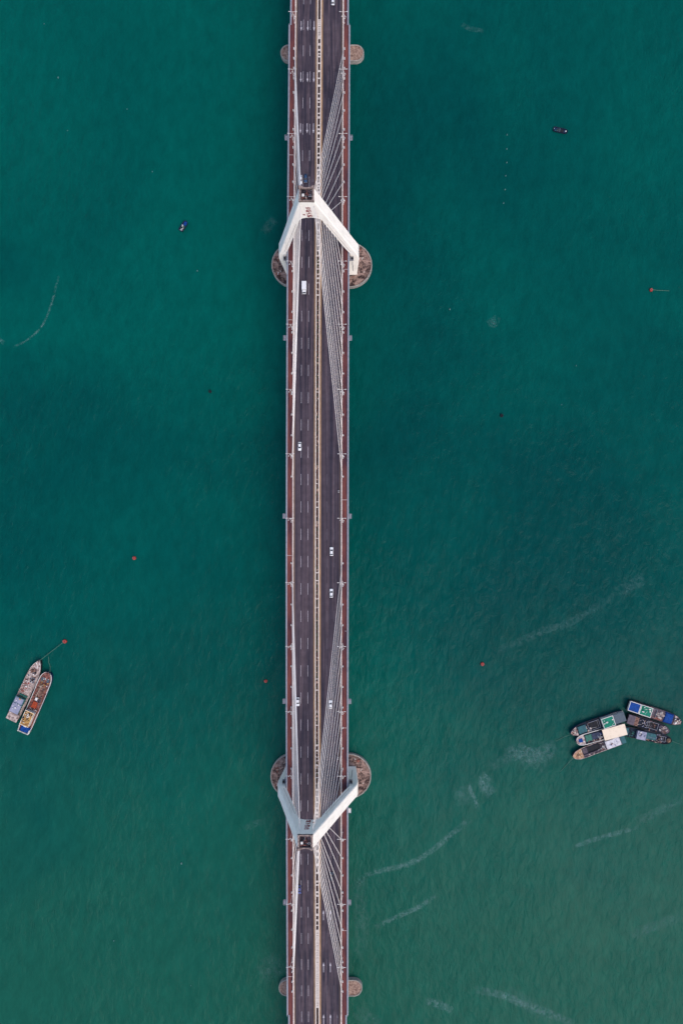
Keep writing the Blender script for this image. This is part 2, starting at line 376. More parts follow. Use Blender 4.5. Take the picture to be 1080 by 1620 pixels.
# lane markings
mb = MB(); mf = MB()
n0 = int((-END + 25) / 14.6)
for k in range(n0, -n0 + 1):
    a = -25.3 + 14.6 * k; b = a + 6.0
    for x in (-8.66, -4.95): sheet(mb, x - .075, x + .075, .004, a, b)
    for x in (5.2, 9.0): sheet(mf, x - .075, x + .075, .004, a, b)
def arrow(m_, x, yc, d, L=5.6):
    z = dz(yc); sl = (dz(yc + 1) - dz(yc - 1)) / 2
    def q(pts): m_.face([(x + px, yc + d * py, z + .005 + sl * d * py) for px, py in pts])
    q([(-.14, -L / 2), (.14, -L / 2), (.14, L / 2 - 2.0), (-.14, L / 2 - 2.0)])
    q([(-.48, L / 2 - 2.0), (.48, L / 2 - 2.0), (0, L / 2)])
def ly(py, z=26): return (NY - py) * (H - z) / F - BY
for py in (38, 122, 205):
    for x in (-9.9, -6.3, -2.9): arrow(mb, x, ly(py, 24), -1)
for py in (1448, 1533, 1618):
    for x, mm in ((3.3, mb), (7.0, mb), (10.7, mf)): arrow(mm, x, ly(py, 25), 1)
mb.obj('lane_marking', 'mark', bridge); mf.obj('worn_lane_marking', 'mark_faint', bridge)
for x, py, up, t, mm in ((3.6, 1357, 1, '\n'.join('小客车'), 'mark_faint'), (7.2, 1359, 1, '\n'.join('小客车'), 'mark_faint'), (10.9, 1359, 1, '\n'.join('小客车'), 'mark_faint'),
                     (-2.9, 283, -1, '慢', 'mark_faint'), (-6.6, 372, -1, '\n'.join('慢行'), 'mark_faint')):
    y = ly(py, 28); sl = math.atan((dz(y + 1) - dz(y - 1)) / 2)
    mt = Matrix.Translation((x, y, dz(y) + .012)) @ Matrix.Rotation(sl, 4, 'X') @ Matrix.Rotation(0 if up > 0 else PI, 4, 'Z') @ Matrix.Diagonal((.85, 1.25, 1, 1))
    text_mesh('road_lettering', t, 1.5, mm, bridge, mt, .0)

# expansion strips over the walkways
for s, py in ((-1, 506), (1, 791), (-1, 879), (1, 1152), (1, 1480), (-1, 1556), (-1, 240), (1, 425)):
    y = ly(py, 29.5); mb = MB(); mb.box(s * 14.65, y, dz(y) + .17, 2.45, .22, .05); mb.obj('expansion_strip', 'joint', bridge)

# piers
def stadium(hx, r, n=20):
    pts = []
    for i in range(n + 1):
        a = -PI / 2 + PI * i / n; pts.append((hx - r + r * math.cos(a), r * math.sin(a)))
    for i in range(n + 1):
        a = PI / 2 + PI * i / n; pts.append((-(hx - r) + r * math.cos(a), r * math.sin(a)))
    return pts
def pile_cap(parent, y, hx, r, z, topm, big):
    mb = MB(); o = stadium(hx, r); i_ = stadium(hx - .55, r - .55)
    mb.loft([[(a, y + b, -3) for a, b in o], [(a, y + b, z) for a, b in o], [(a, y + b, z) for a, b in i_], [(a, y + b, z - .35) for a, b in i_]], 0, True, False)
    cap = mb.obj('pile_cap', 'cap_rim', parent)
    mb = MB(); mb.face([(a, y + b, z - .34) for a, b in stadium(hx - .5, r - .5)]); mb.obj('cap_top', topm, cap)
    if big:
        rr = random.Random(int(y) + 3); mb = MB()
        for k in range(130):
            x = rr.choice((-1, 1)) * rr.uniform(16, hx - 2.0); yy = rr.uniform(-r + 2, r - 2)
            if (abs(x) - (hx - r)) ** 2 + yy * yy > (r - 1.6) ** 2 or (abs(x) < 21.5 and abs(yy) < 6.5): continue
            t = rr.random()
            if t < .5: mb.blob((x, y + yy, z - .3), rr.uniform(.3, 1.3), rr.uniform(.3, 1.0), rr.uniform(.15, .5), seed=k, amp=.8, nu=8, nv=4, mi=rr.choice((0, 1, 1, 2)), half=True)
            else: mb.box(x, y + yy, z - .15, rr.uniform(.2, 1.6), rr.uniform(.15, .6), rr.uniform(.15, .5), rr.uniform(0, PI), mi=rr.choice((0, 1, 1, 2, 3)))
        mb.obj('debris', ['rust', 'cap', 'cap_small', 'white'], cap)
    return cap
for ypos in (-267, 267):
    mb = MB()
    for s in (-1, 1):
        mb.loft([[(s * 11 + a, ypos + b, z) for a, b in ((-2, -1.5), (2, -1.5), (2, 1.5), (-2, 1.5))] for z in (2.5, dz(ypos) - 3.2)])
    mb.box(0, ypos, dz(ypos) - 3.7, 27, 3.6, 1.3)
    pr = mb.obj('pier', 'concrete', bridge); pile_cap(pr, ypos, 23.8, 4.7, 3.0, 'cap_small', False)
for ypos in (-340, 340, -410, 410, -480, 480):
    for s in (-1, 1): mb = MB(); mb.box(s * 8, ypos, (dz(ypos) - 3) / 2, 3, 2.4, dz(ypos) - 3.2); mb.obj('approach_pier', 'concrete', bridge)

# towers
TZ = 92.0
def touter(z): return 3.55 + (TZ - z) * (21.3 - 3.55) / (TZ - 26.0)
def tower(Y, face):
    # levels: z, inner, outer, half depth
    lv = [(2.7, 13.4, 20.0, 5.6), (21.5, 17.05, 21.7, 3.9), (24.0, 17.05, 21.6, 3.55), (26.5, 17.05, 21.3, 3.3), (29.6, 17.0, 20.45, 3.2)]
    def outer(z): return 3.55 + (TZ - z) * (21.3 - 3.55) / (TZ - 26.0)
    for z in (36, 44, 52, 60, 66): lv.append((z, outer(z) - 3.75, outer(z), 3.2))
    ci = outer(71.5) - 3.5
    for z, k in ((71.5, 1.0), (73.3, .86), (74.4, .62), (75.0, .36), (75.2, 0)): lv.append((z, ci * k, outer(z), 3.2))
    bm = bmesh.new()
    for s in (-1, 1):
        rings = []
        for z, a, b, d in lv:
            c = .35 if z > 3 else .01
            pts = [(a, -d), (b - c, -d), (b, -d + c), (b, d - c), (b - c, d), (a, d)]
            rings.append([bm.verts.new((s * x, y, z)) for x, y in pts])
        for r0, r1 in zip(rings, rings[1:]):
            for j in range(6):
                bm.faces.new((r0[j], r0[(j + 1) % 6], r1[(j + 1) % 6], r1[j]))
    def ring(z):
        b = outer(z); d = 3.2; c = .35
        return [bm.verts.new((x, y, z)) for x, y in ((0, -d), (b - c, -d), (b, -d + c), (b, d - c), (b - c, d), (0, d), (-(b - c), d), (-b, d - c), (-b, -d + c), (-(b - c), -d))]
    rr = [ring(z) for z in (75.2, 79, 83, TZ)]
    for r0, r1 in zip(rr, rr[1:]):
        for j in range(10): bm.faces.new((r0[j], r0[(j + 1) % 10], r1[(j + 1) % 10], r1[j]))
    bm.faces.new(rr[-1])
    bmesh.ops.remove_doubles(bm, verts=bm.verts, dist=.01); bmesh.ops.recalc_face_normals(bm, faces=bm.faces)
    me = bpy.data.meshes.new('tower'); bm.to_mesh(me); bm.free(); me.materials.append(M['tower'])
    t = bpy.data.objects.new('tower', me); S.collection.objects.link(t); t.parent = bridge; t.location = (0, Y, 0)
    # crown: open box with corner posts and a scalloped outer parapet
    mb = MB(); zt = TZ
    for s in (-1, 1): mb.box(s * 3.0, 0, zt + .65, .75, 6.6, 1.3)
    mb.box(0, face * 3.0, zt + .6, 5.25, .6, 1.2)
    n = 10                                     # curved lip on the far side
    ring2 = []
    for i in range(n + 1):
        x = -3.3 + 6.6 * i / n; b = 1.1 * (2 * i / n - 1) ** 2
        ring2.append((x, -face * (3.0 + b), -face * (2.5 + 0 * b)))
    for p, q in zip(ring2, ring2[1:]):
        mb.hexa([(p[0], p[1], zt + .0), (q[0], q[1], zt + .0), (q[0], q[2], zt + .0), (p[0], p[2], zt + .0), (p[0], p[1], zt + 1.1), (q[0], q[1], zt + 1.1), (q[0], q[2], zt + 1.1), (p[0], p[2], zt + 1.1)], 0)
    cr = mb.obj('crown', ['crown_frame', 'tower'], t)
    for sx in (-1, 1):
        for sy in (-1, 1): mb = MB(); mb.box(sx * 3.0, sy * 3.0, zt + 1.1, 1.0, 1.0, 1.6); mb.obj('corner_post', 'crown_frame', cr)
    mb = MB(); mb.box(0, 0, zt + .06, 5.2, 4.95, .1); mb.obj('roof_floor', 'crown_floor', t)
    rr = random.Random(int(Y)); mb = MB()
    mb.box(-1.55, -.4, zt + .6, 1.0, 1.1, .9, mi=0)
    mb.tube((1.7, -.5, zt + .1), (1.7, -.5, zt + .9), .5, 14, 1); mb.tube((1.7, -.5, zt + .9), (1.7, -.5, zt + .95), .36, 12, 2)
    for k in range(26):
        mb.box(rr.uniform(-2.2, 2.2), rr.uniform(-2.1, 2.1), zt + .3, rr.uniform(.2, 2.2), rr.uniform(.12, .5), rr.uniform(.2, .7), rr.choice((0, 0, PI / 2, .6)), mi=rr.choice((1, 2, 2, 3, 3, 2)))
    mb.tube((0, face * 2.4, zt), (0, face * 2.4, zt + 4.5), .09, 8, 0)
    mb.obj('roof_equipment', ['white', 'steel', 'black', 'rust'], t)
    # lettering on the face that looks at the main span
    rot = Matrix.Rotation(PI / 2, 4, 'X')       # stands upright facing -y
    if face > 0: rot = Matrix.Rotation(PI, 4, 'Z') @ rot
    for i, ch in enumerate('世纪大桥'):
        text_mesh('red_lettering', ch, 2.6, 'red_letter', t, Matrix.Translation((0, face * 3.23, 85.3 - i * 2.85)) @ rot, .03)
    text_mesh('red_lettering', '题', 1.2, 'red_letter', t, Matrix.Translation((face * 2.5, face * 3.23, 78.4)) @ rot, .03)
    # crossbeam under the deck, platforms and ladders at the knees
    mb = MB(); mb.box(0, 0, 23.3, 34.0, 5.6, 3.2); mb.obj('crossbeam', 'concrete', t)
    for s in (-1, 1):
        mb = MB(); x = s * 17.6; y = face * 4.5
        mb.box(x, y, 25.2, 2.6, 2.4, .18, mi=0)
        for px_, py_ in ((-1.2, -1.1), (1.2, -1.1), (1.2, 1.1), (-1.2, 1.1), (0, 1.1)): mb.box(x + px_, y + py_, 25.9, .09, .09, 1.2)
        mb.box(x, y + face * 1.1, 26.5, 2.5, .1, .1); mb.box(x - s * 1.2, y, 26.5, .1, 2.3, .1); mb.box(x + s * 1.2, y, 26.5, .1, 2.3, .1)
        mb.tube((x + s * .6, y, 25.2), (x + s * .6, face * 5.2, 8), .12, 6)
        mb.box(x + s * .7, y + face * .2, 26.1, .8, .8, 1.7, mi=1)
        mb.obj('inspection_platform', ['steel', 'black'], t)
    # weather streaks: narrow drain pipe on each leg face
    for s in (-1, 1):
        mb = MB(); mb.tube((s * (outer(68) - 2.6), face * 3.28, 68), (s * (outer(32) - 2.2), face * 3.28, 32), .09, 6); mb.obj('drain_pipe', 'white_conc', t)
    cap = pile_cap(t, 0, 28.7, 12.8, 3.0, 'cap', True)
    return t
TY = 146.0
tower(TY, -1); tower(-TY, 1)

# stay cables
main = [12.7 + 11.02 * i for i in range(11)]
side = [26, 36, 45.5, 55, 65, 75.5, 85.5, 93.5, 99, 104.5, 110]
anchor = MB(); anchor.box(0, 0, .45, .55, 1.0, .8, taper=.7); anchor.tube((0, 0, .6), (0, .3, 1.1), .2, 8); anchor_me = None
for T in (TY, -TY):
    inn = -1 if T > 0 else 1
    for s in (-1, 1):
        for lst, d in ((main, inn), (side, -inn)):
            n = len(lst)
            for i, ds in enumerate(lst):
                ya = T + d * ds; zb_ = 52 if lst is main else 68; zt = zb_ + (88.5 - zb_) * i / (n - 1)
                top = Vector((s * max(touter(zt) - 3.9, 3.2 + .1 * (86 - zt)), T + d * (.4 if zt < 74 else 3.0), zt)); bot = Vector((s * 13.33, ya, dz(ya) + .7))
                mb = MB(); u = 6; pts = []
                for q in range(u + 1):
                    f = q / u; p = bot.lerp(top, f); p.z -= .9 * (ds / 100) ** 2 * 4 * f * (1 - f) * .5; pts.append(p)
                dd = (top - bot).normalized(); a_ = dd.orthogonal().normalized(); b_ = dd.cross(a_)
                mb.loft([[p + (a_ * math.cos(2 * PI * j / 8) + b_ * math.sin(2 * PI * j / 8)) * .112 for j in range(8)] for p in pts])
                mb.obj('stay_cable', 'cable', bridge, smooth=True)
                if anchor_me is None:
                    ao = anchor.obj('cable_anchor', 'white', bridge); anchor_me = ao.data
                else:
                    ao = bpy.data.objects.new('cable_anchor', anchor_me); S.collection.objects.link(ao); ao.parent = bridge
                ao.location = (s * 13.75, ya, dz(ya) + .1)
# inspection brackets on the outer edges
for y, sides in ((206.5, (-1, 1)), (97.3, (-1, 1)), (2, (-1, 1)), (-97, (-1, 1)), (-206.5, (-1, 1)), (-156, (1,))):
    for s in sides:
        mb = MB(); mb.box(s * 17.5, y, dz(y) - .1, 1.5, 2.6, .15, mi=0)
        for yy in (-1.2, 0, 1.2): mb.box(s * 18.2, y + yy, dz(y) + .4, .1, .1, 1.0)
        mb.box(s * 18.2, y, dz(y) + .9, .12, 2.5, .12)
        for yy in (-1.2, 1.2): mb.box(s * 17.5, y + yy, dz(y) + .9, 1.4, .1, .1)
        if y == -156: mb.box(s * 17.5, y, dz(y) + .2, 1.3, 2.4, .5, mi=1)
        else: mb.box(s * 17.4, y + .2, dz(y) + .2, .7, 1.1, .6, mi=0)
        mb.obj('side_bracket', ['steel', 'white'], bridge)

# ------------------------------------------------------------------ street lamps
def make_lamp():
    r = empty('street_lamp', (0, 0, 0))
    mb = MB(); mb.tube((0, 0, 0), (0, 0, 9.2), .13, 8, 0, .08); mb.box(0, 0, .3, .5, .5, .6, mi=0); mb.obj('pole', 'white_steel', r)
    mb = MB(); mb.path([(-1.6, 0, 9.3), (-.7, 0, 9.15), (0, 0, 8.9), (.7, 0, 9.15), (1.6, 0, 9.3)], .085); mb.obj('arm', 'white_steel', r)
    mb = MB(); mb.path([(-.9, -.9, 7.2), (0, 0, 7.9), (.9, -1.2, 7.2)], .07); mb.path([(0, 0, 7.4), (.5, -1.9, 6.9)], .07)
    mb.blob((.5, -2.0, 6.8), .28, .28, .28, 1, .1, 8, 5); mb.blob((-.95, -1.0, 7.1), .26, .26, .26, 1, .1, 8, 5); mb.blob((.95, -1.3, 7.1), .26, .26, .26, 1, .1, 8, 5)
    mb.obj('globe_cluster', 'white', r)
    for s in (-1, 1):
        mb = MB(); mb.loft([[(s * (1.6 + a), b, 9.3 + c) for b, c in ((-k, 0), (k, 0), (k * .6, .14), (-k * .6, .14))] for a, k in ((-.1, .1), (.2, .2), (.55, .17), (.65, .06))]); mb.obj('lamp_head', 'white', r)
    return r
ORD = ['first', 'second', 'third', 'fourth', 'fifth', 'sixth', 'seventh', 'eighth', 'ninth', 'tenth', 'eleventh', 'twelfth', 'thirteenth', 'fourteenth', 'fifteenth', 'sixteenth']
lamp0 = make_lamp(); first = True
LPY = [18, 109, 211, 311, 413, 513, 616, 718, 820, 922, 1023, 1126, 1228, 1328, 1431, 1531]
for s in (-1, 1):
    for i, py in enumerate(LPY):
        y = ly(py, 36); y = ly(py, dz(y) + 9)
        o = lamp0 if first else copy_tree(lamp0); first = False
        o.location = (BX + s * 13.5, BY + y, dz(y)); 
        sd_ = 'left' if s < 0 else 'right'
        tag(o, 'pale double-armed street lamp, %s walkway of the bridge, %s from the photo top' % (sd_, ORD[i]), 'street lamp', 'street lamps along the bridge walkways')

# ------------------------------------------------------------------ vehicles
def place(px, py, head):
    """root transform of a vehicle seen at px,py on the deck; head +1 drives up the picture"""
    z = 29.0
    for _ in range(4):
        p = P(px, py, z + .7); y = p.y - BY; z = dz(y)
    sl = math.atan((dz(y + 1) - dz(y - 1)) / 2)
    return Vector((p.x, p.y, z + .004)), sl
def car(px, py, head, body, label, L=4.6, W=1.82, Hc=1.45, group='cars driving over the bridge', cat='car', name='car'):
    p, sl = place(px, py, head); r = empty(name, p, 0 if head > 0 else PI, sl if head > 0 else -sl)
    tag(r, label, cat, group); h = W / 2
    st = [(-L / 2, .80, .45, .72), (-L / 2 + .12, .92, .28, .92), (-L * .33, 1, .2, .98), (-L * .05, 1, .2, .96), (L * .22, 1, .2, .93), (L * .38, .97, .22, .82), (L / 2 - .12, .88, .28, .68), (L / 2, .72, .42, .58)]
    mb = MB(); mb.loft([[(-h * k, y, zb), (h * k, y, zb), (h * k, y, (zb + zt) / 2 + .1), (h * k * .9, y, zt), (-h * k * .9, y, zt), (-h * k, y, (zb + zt) / 2 + .1)] for y, k, zb, zt in st])
    b = mb.obj('body', body, r, smooth=False)
    mb = MB(); y0, y1, y2, y3 = -L * .42, -L * .27, L * .06, L * .24
    mb.hexa([(-h * .86, y0, .93), (h * .86, y0, .93), (h * .86, y3, .90), (-h * .86, y3, .90), (-h * .66, y1, Hc), (h * .66, y1, Hc), (h * .66, y2, Hc), (-h * .66, y2, Hc)])
    mb.obj('window_glass', 'glass', r)
    mb = MB(); mb.hexa([(-h * .68, y1, Hc + .003), (h * .68, y1, Hc + .003), (h * .68, y2, Hc + .003), (-h * .68, y2, Hc + .003), (-h * .62, y1 + .08, Hc + .05), (h * .62, y1 + .08, Hc + .05), (h * .62, y2 - .08, Hc + .05), (-h * .62, y2 - .08, Hc + .05)])
    mb.obj('roof', body, r)
    for sx in (-1, 1):
        mb = MB(); mb.box(sx * (h + .06), L * .17, 1.0, .18, .2, .12); mb.obj('mirror', body, r)
        for yy in (-L * .3, L * .31):
            mb = MB(); mb.tube((sx * (h - .22), yy, .32), (sx * (h + .01), yy, .32), .32, 14); mb.obj('wheel', 'tyre', r)
        mb = MB(); mb.box(sx * h * .62, L / 2 - .06, .66, .34, .16, .1); mb.obj('headlight', 'pale', r)
    return r
car(526.5, 0.5, 1, 'carwhite', 'white car at the very top edge of the photo, in the right carriageway')
car(475.3, 283.5, -1, 'carwhite', 'white car beside a dark blue car just above the upper tower', L=4.8)
car(483.3, 281.5, -1, 'carblue', 'dark blue car beside a white car just above the upper tower')
car(474, 706, -1, 'carwhite', 'white car alone in the left carriageway midway between the towers')
car(524.3, 872.5, 1, 'carwhite', 'upper of two white cars in the right carriageway midway between the towers')
car(524, 938.5, 1, 'carwhite', 'lower of two white cars in the right carriageway midway between the towers')
car(471, 1110.5, -1, 'carwhite', 'white car in the left carriageway above the lower tower')
car(522.7, 1115, 1, 'carwhite', 'white car seen through the stay cables above the lower tower')
car(473.6, 1408, -1, 'carindigo', 'dark indigo car in the left carriageway below the lower tower')
car(524.5, 1387.5, 1, 'cardark', 'dark car seen through the stay cables below the lower tower')
# box truck
p, sl = place(481.3, 456, -1); r = empty('box_truck', p, PI, -sl)
tag(r, 'white box truck driving in the left carriageway just below the upper tower', 'truck')
mb = MB(); mb.box(0, -.95, 1.95, 2.4, 4.5, 2.3); mb.box(0, -.95, 3.12, 2.3, 4.4, .06); mb.obj('cargo_box', 'carwhite', r)
mb = MB(); mb.loft([[(-x, y, .7), (x, y, .7), (x, y, zt), (-x, y, zt)] for y, x, zt in ((1.45, .95, 2.3), (2.5, .95, 2.3), (2.95, .9, 1.5), (3.1, .86, 1.2))]); mb.obj('cab', 'carwhite', r)
mb = MB(); mb.hexa([(-.8, 2.97, 1.5), (.8, 2.97, 1.5), (.84, 2.93, 1.56), (-.84, 2.93, 1.56), (-.78, 2.6, 2.2), (.78, 2.6, 2.2), (.78, 2.5, 2.28), (-.78, 2.5, 2.28)]); mb.obj('windscreen', 'glass', r)
mb = MB(); mb.box(0, 0, .62, 1.0, 5.9, .25); mb.obj('chassis', 'black', r)
for sx in (-1, 1):
    for yy in (-2.1, 2.2):
        mb = MB(); mb.tube((sx * .75, yy, .42), (sx * 1.05, yy, .42), .42, 14); mb.obj('wheel', 'tyre', r)
    mb = MB(); mb.box(sx * 1.12, 2.6, 1.9, .22, .12, .4); mb.obj('mirror', 'black', r)

# ------------------------------------------------------------------ people and motorcycles
def person(loc, rz, pose, top, label):
    hip = .9 if pose == 'stand' else .82
    if pose == 'stand':
        J = {'pelvis': (0, 0, .95, .15), 'belly': (0, 0, 1.1, .14), 'chest': (0, .01, 1.35, .17), 'neck': (0, .02, 1.52, .06), 'head': (0, .04, 1.66, .10), 'crown': (0, .03, 1.74, .085)}
        arms = lambda s: [(s * .20, .0, 1.44, .06), (s * .25, -.04, 1.18, .045), (s * .26, .08, .95, .035), (s * .26, .12, .87, .035)]
        legs = lambda s: [(s * .1, 0, .88, .09), (s * .11, .08 * s, .5, .065), (s * .11, .14 * s, .08, .045), (s * .11, .14 * s + .14, .04, .04)]
    else:
        J = {'pelvis': (0, -.25, .85, .16), 'belly': (0, -.2, 1.0, .14), 'chest': (0, -.08, 1.22, .17), 'neck': (0, 0, 1.38, .06), 'head': (0, .05, 1.52, .11), 'crown': (0, .04, 1.6, .09)}
        arms = lambda s: [(s * .2, -.03, 1.3, .06), (s * .32, .18, 1.1, .045), (s * .32, .42, 1.02, .035), (s * .31, .48, 1.0, .035)]
        legs = lambda s: [(s * .12, -.15, .82, .1), (s * .2, .22, .75, .075), (s * .18, .15, .36, .05), (s * .18, .3, .32, .045)]
    vs = []; es = []; rad = []
    def add(p, par):
        vs.append(p[:3]); rad.append(p[3])
        if par is not None: es.append((par, len(vs) - 1))
        return len(vs) - 1
    i = None
    idx = {}
    for k in ('pelvis', 'belly', 'chest', 'neck', 'head', 'crown'): i = add(J[k], i); idx[k] = i
    for s in (-1, 1):
        q = idx['chest']
        for a in arms(s): q = add(a, q)
        hx, hy, hz, _ = arms(s)[-1]
        for f in range(5): add((hx + (f - 2) * .018, hy + .05 + .008 * (2 - abs(f - 2)), hz - .045, .009), q)
        q = idx['pelvis']
        for a in legs(s): q = add(a, q)
    me = bpy.data.meshes.new('person'); me.from_pydata(vs, es, [])
    o = bpy.data.objects.new('person', me); S.collection.objects.link(o)
    md = o.modifiers.new('skin', 'SKIN'); 
    sk = me.skin_vertices[0].data if me.skin_vertices else None
    if sk is None:
        bpy.context.view_layer.objects.active = o; sk = me.skin_vertices[0].data
    for k, rr in enumerate(rad): sk[k].radius = (rr, rr)
    sk[0].use_root = True
    o.modifiers.new('sub', 'SUBSURF').levels = 1
    dg = bpy.context.evaluated_depsgraph_get(); me2 = bpy.data.meshes.new_from_object(o.evaluated_get(dg)); o.modifiers.clear(); o.data = me2
    for k in (top, 'cloth_dark', 'skin', 'black'): me2.materials.append(M[k])
    hz = J['neck'][2]; pz = J['pelvis'][2]
    for pl in me2.polygons:
        c = pl.center
        if c.z > hz + .02: pl.material_index = 3 if (c.y < J['head'][1] - .01 or c.z > J['head'][2] + .06) else 2
        elif c.z < pz and abs(c.x) < .24: pl.material_index = 1
        elif abs(c.x) > .27 and (c.z < 1.0 or c.y > .3): pl.material_index = 2
        else: pl.material_index = 0
        pl.use_smooth = True
    o.location = loc; o.rotation_euler = (0, 0, rz)
    tag(o, label, 'person'); return o
def motorbike(px, py, head, label, plabel, top):
    p, sl = place(px, py, head); rz = 0 if head > 0 else PI
    r = empty('motorcycle', p, rz); tag(r, label, 'motorcycle', 'motorcycles riding by the right-hand barrier')
    for y in (-.65, .65):
        mb = MB(); mb.tube((-.06, y, .3), (.06, y, .3), .3, 14); mb.obj('wheel', 'tyre', r)
    mb = MB(); mb.loft([[(-w_, y, a), (w_, y, a), (w_, y, b), (-w_, y, b)] for y, w_, a, b in ((-.75, .08, .55, .7), (-.3, .16, .35, .72), (.1, .17, .3, .7), (.4, .1, .45, .9), (.6, .08, .7, .95))]); mb.obj('body', 'cardark', r)
    mb = MB(); mb.box(0, -.3, .755, .26, .75, .07); mb.obj('seat', 'black', r)
    mb = MB(); mb.path([(-.34, .45, 1.0), (0, .52, .98), (.34, .45, 1.0)], .02); mb.tube((0, .5, .98), (0, .65, .3), .03); mb.obj('handlebar', 'steel', r)
    mb = MB(); mb.box(0, -.85, .85, .38, .36, .3); mb.obj('top_box', 'white', r)
    person(p, rz, 'ride', top, plabel)
motorbike(535.6, 776.5, 1, 'dark motorcycle by the right barrier midway between the towers', 'rider in pale top on a motorcycle midway between the towers', 'cloth_white')
motorbike(534.6, 1198.5, 1, 'dark motorcycle by the right barrier just above the lower tower', 'rider in pale top on a motorcycle just above the lower tower', 'cloth_white')
motorbike(536.3, 1423, 1, 'dark motorcycle by the right barrier below the lower tower', 'rider in dark clothes on a motorcycle below the lower tower', 'cloth_dark')
z = 29.6
pp = P(546.6, 998, z + .9); yy = pp.y - BY; person((pp.x, pp.y, dz(yy) + .15), PI, 'stand', 'cloth_white', 'pedestrian in white top and dark trousers walking on the right walkway')

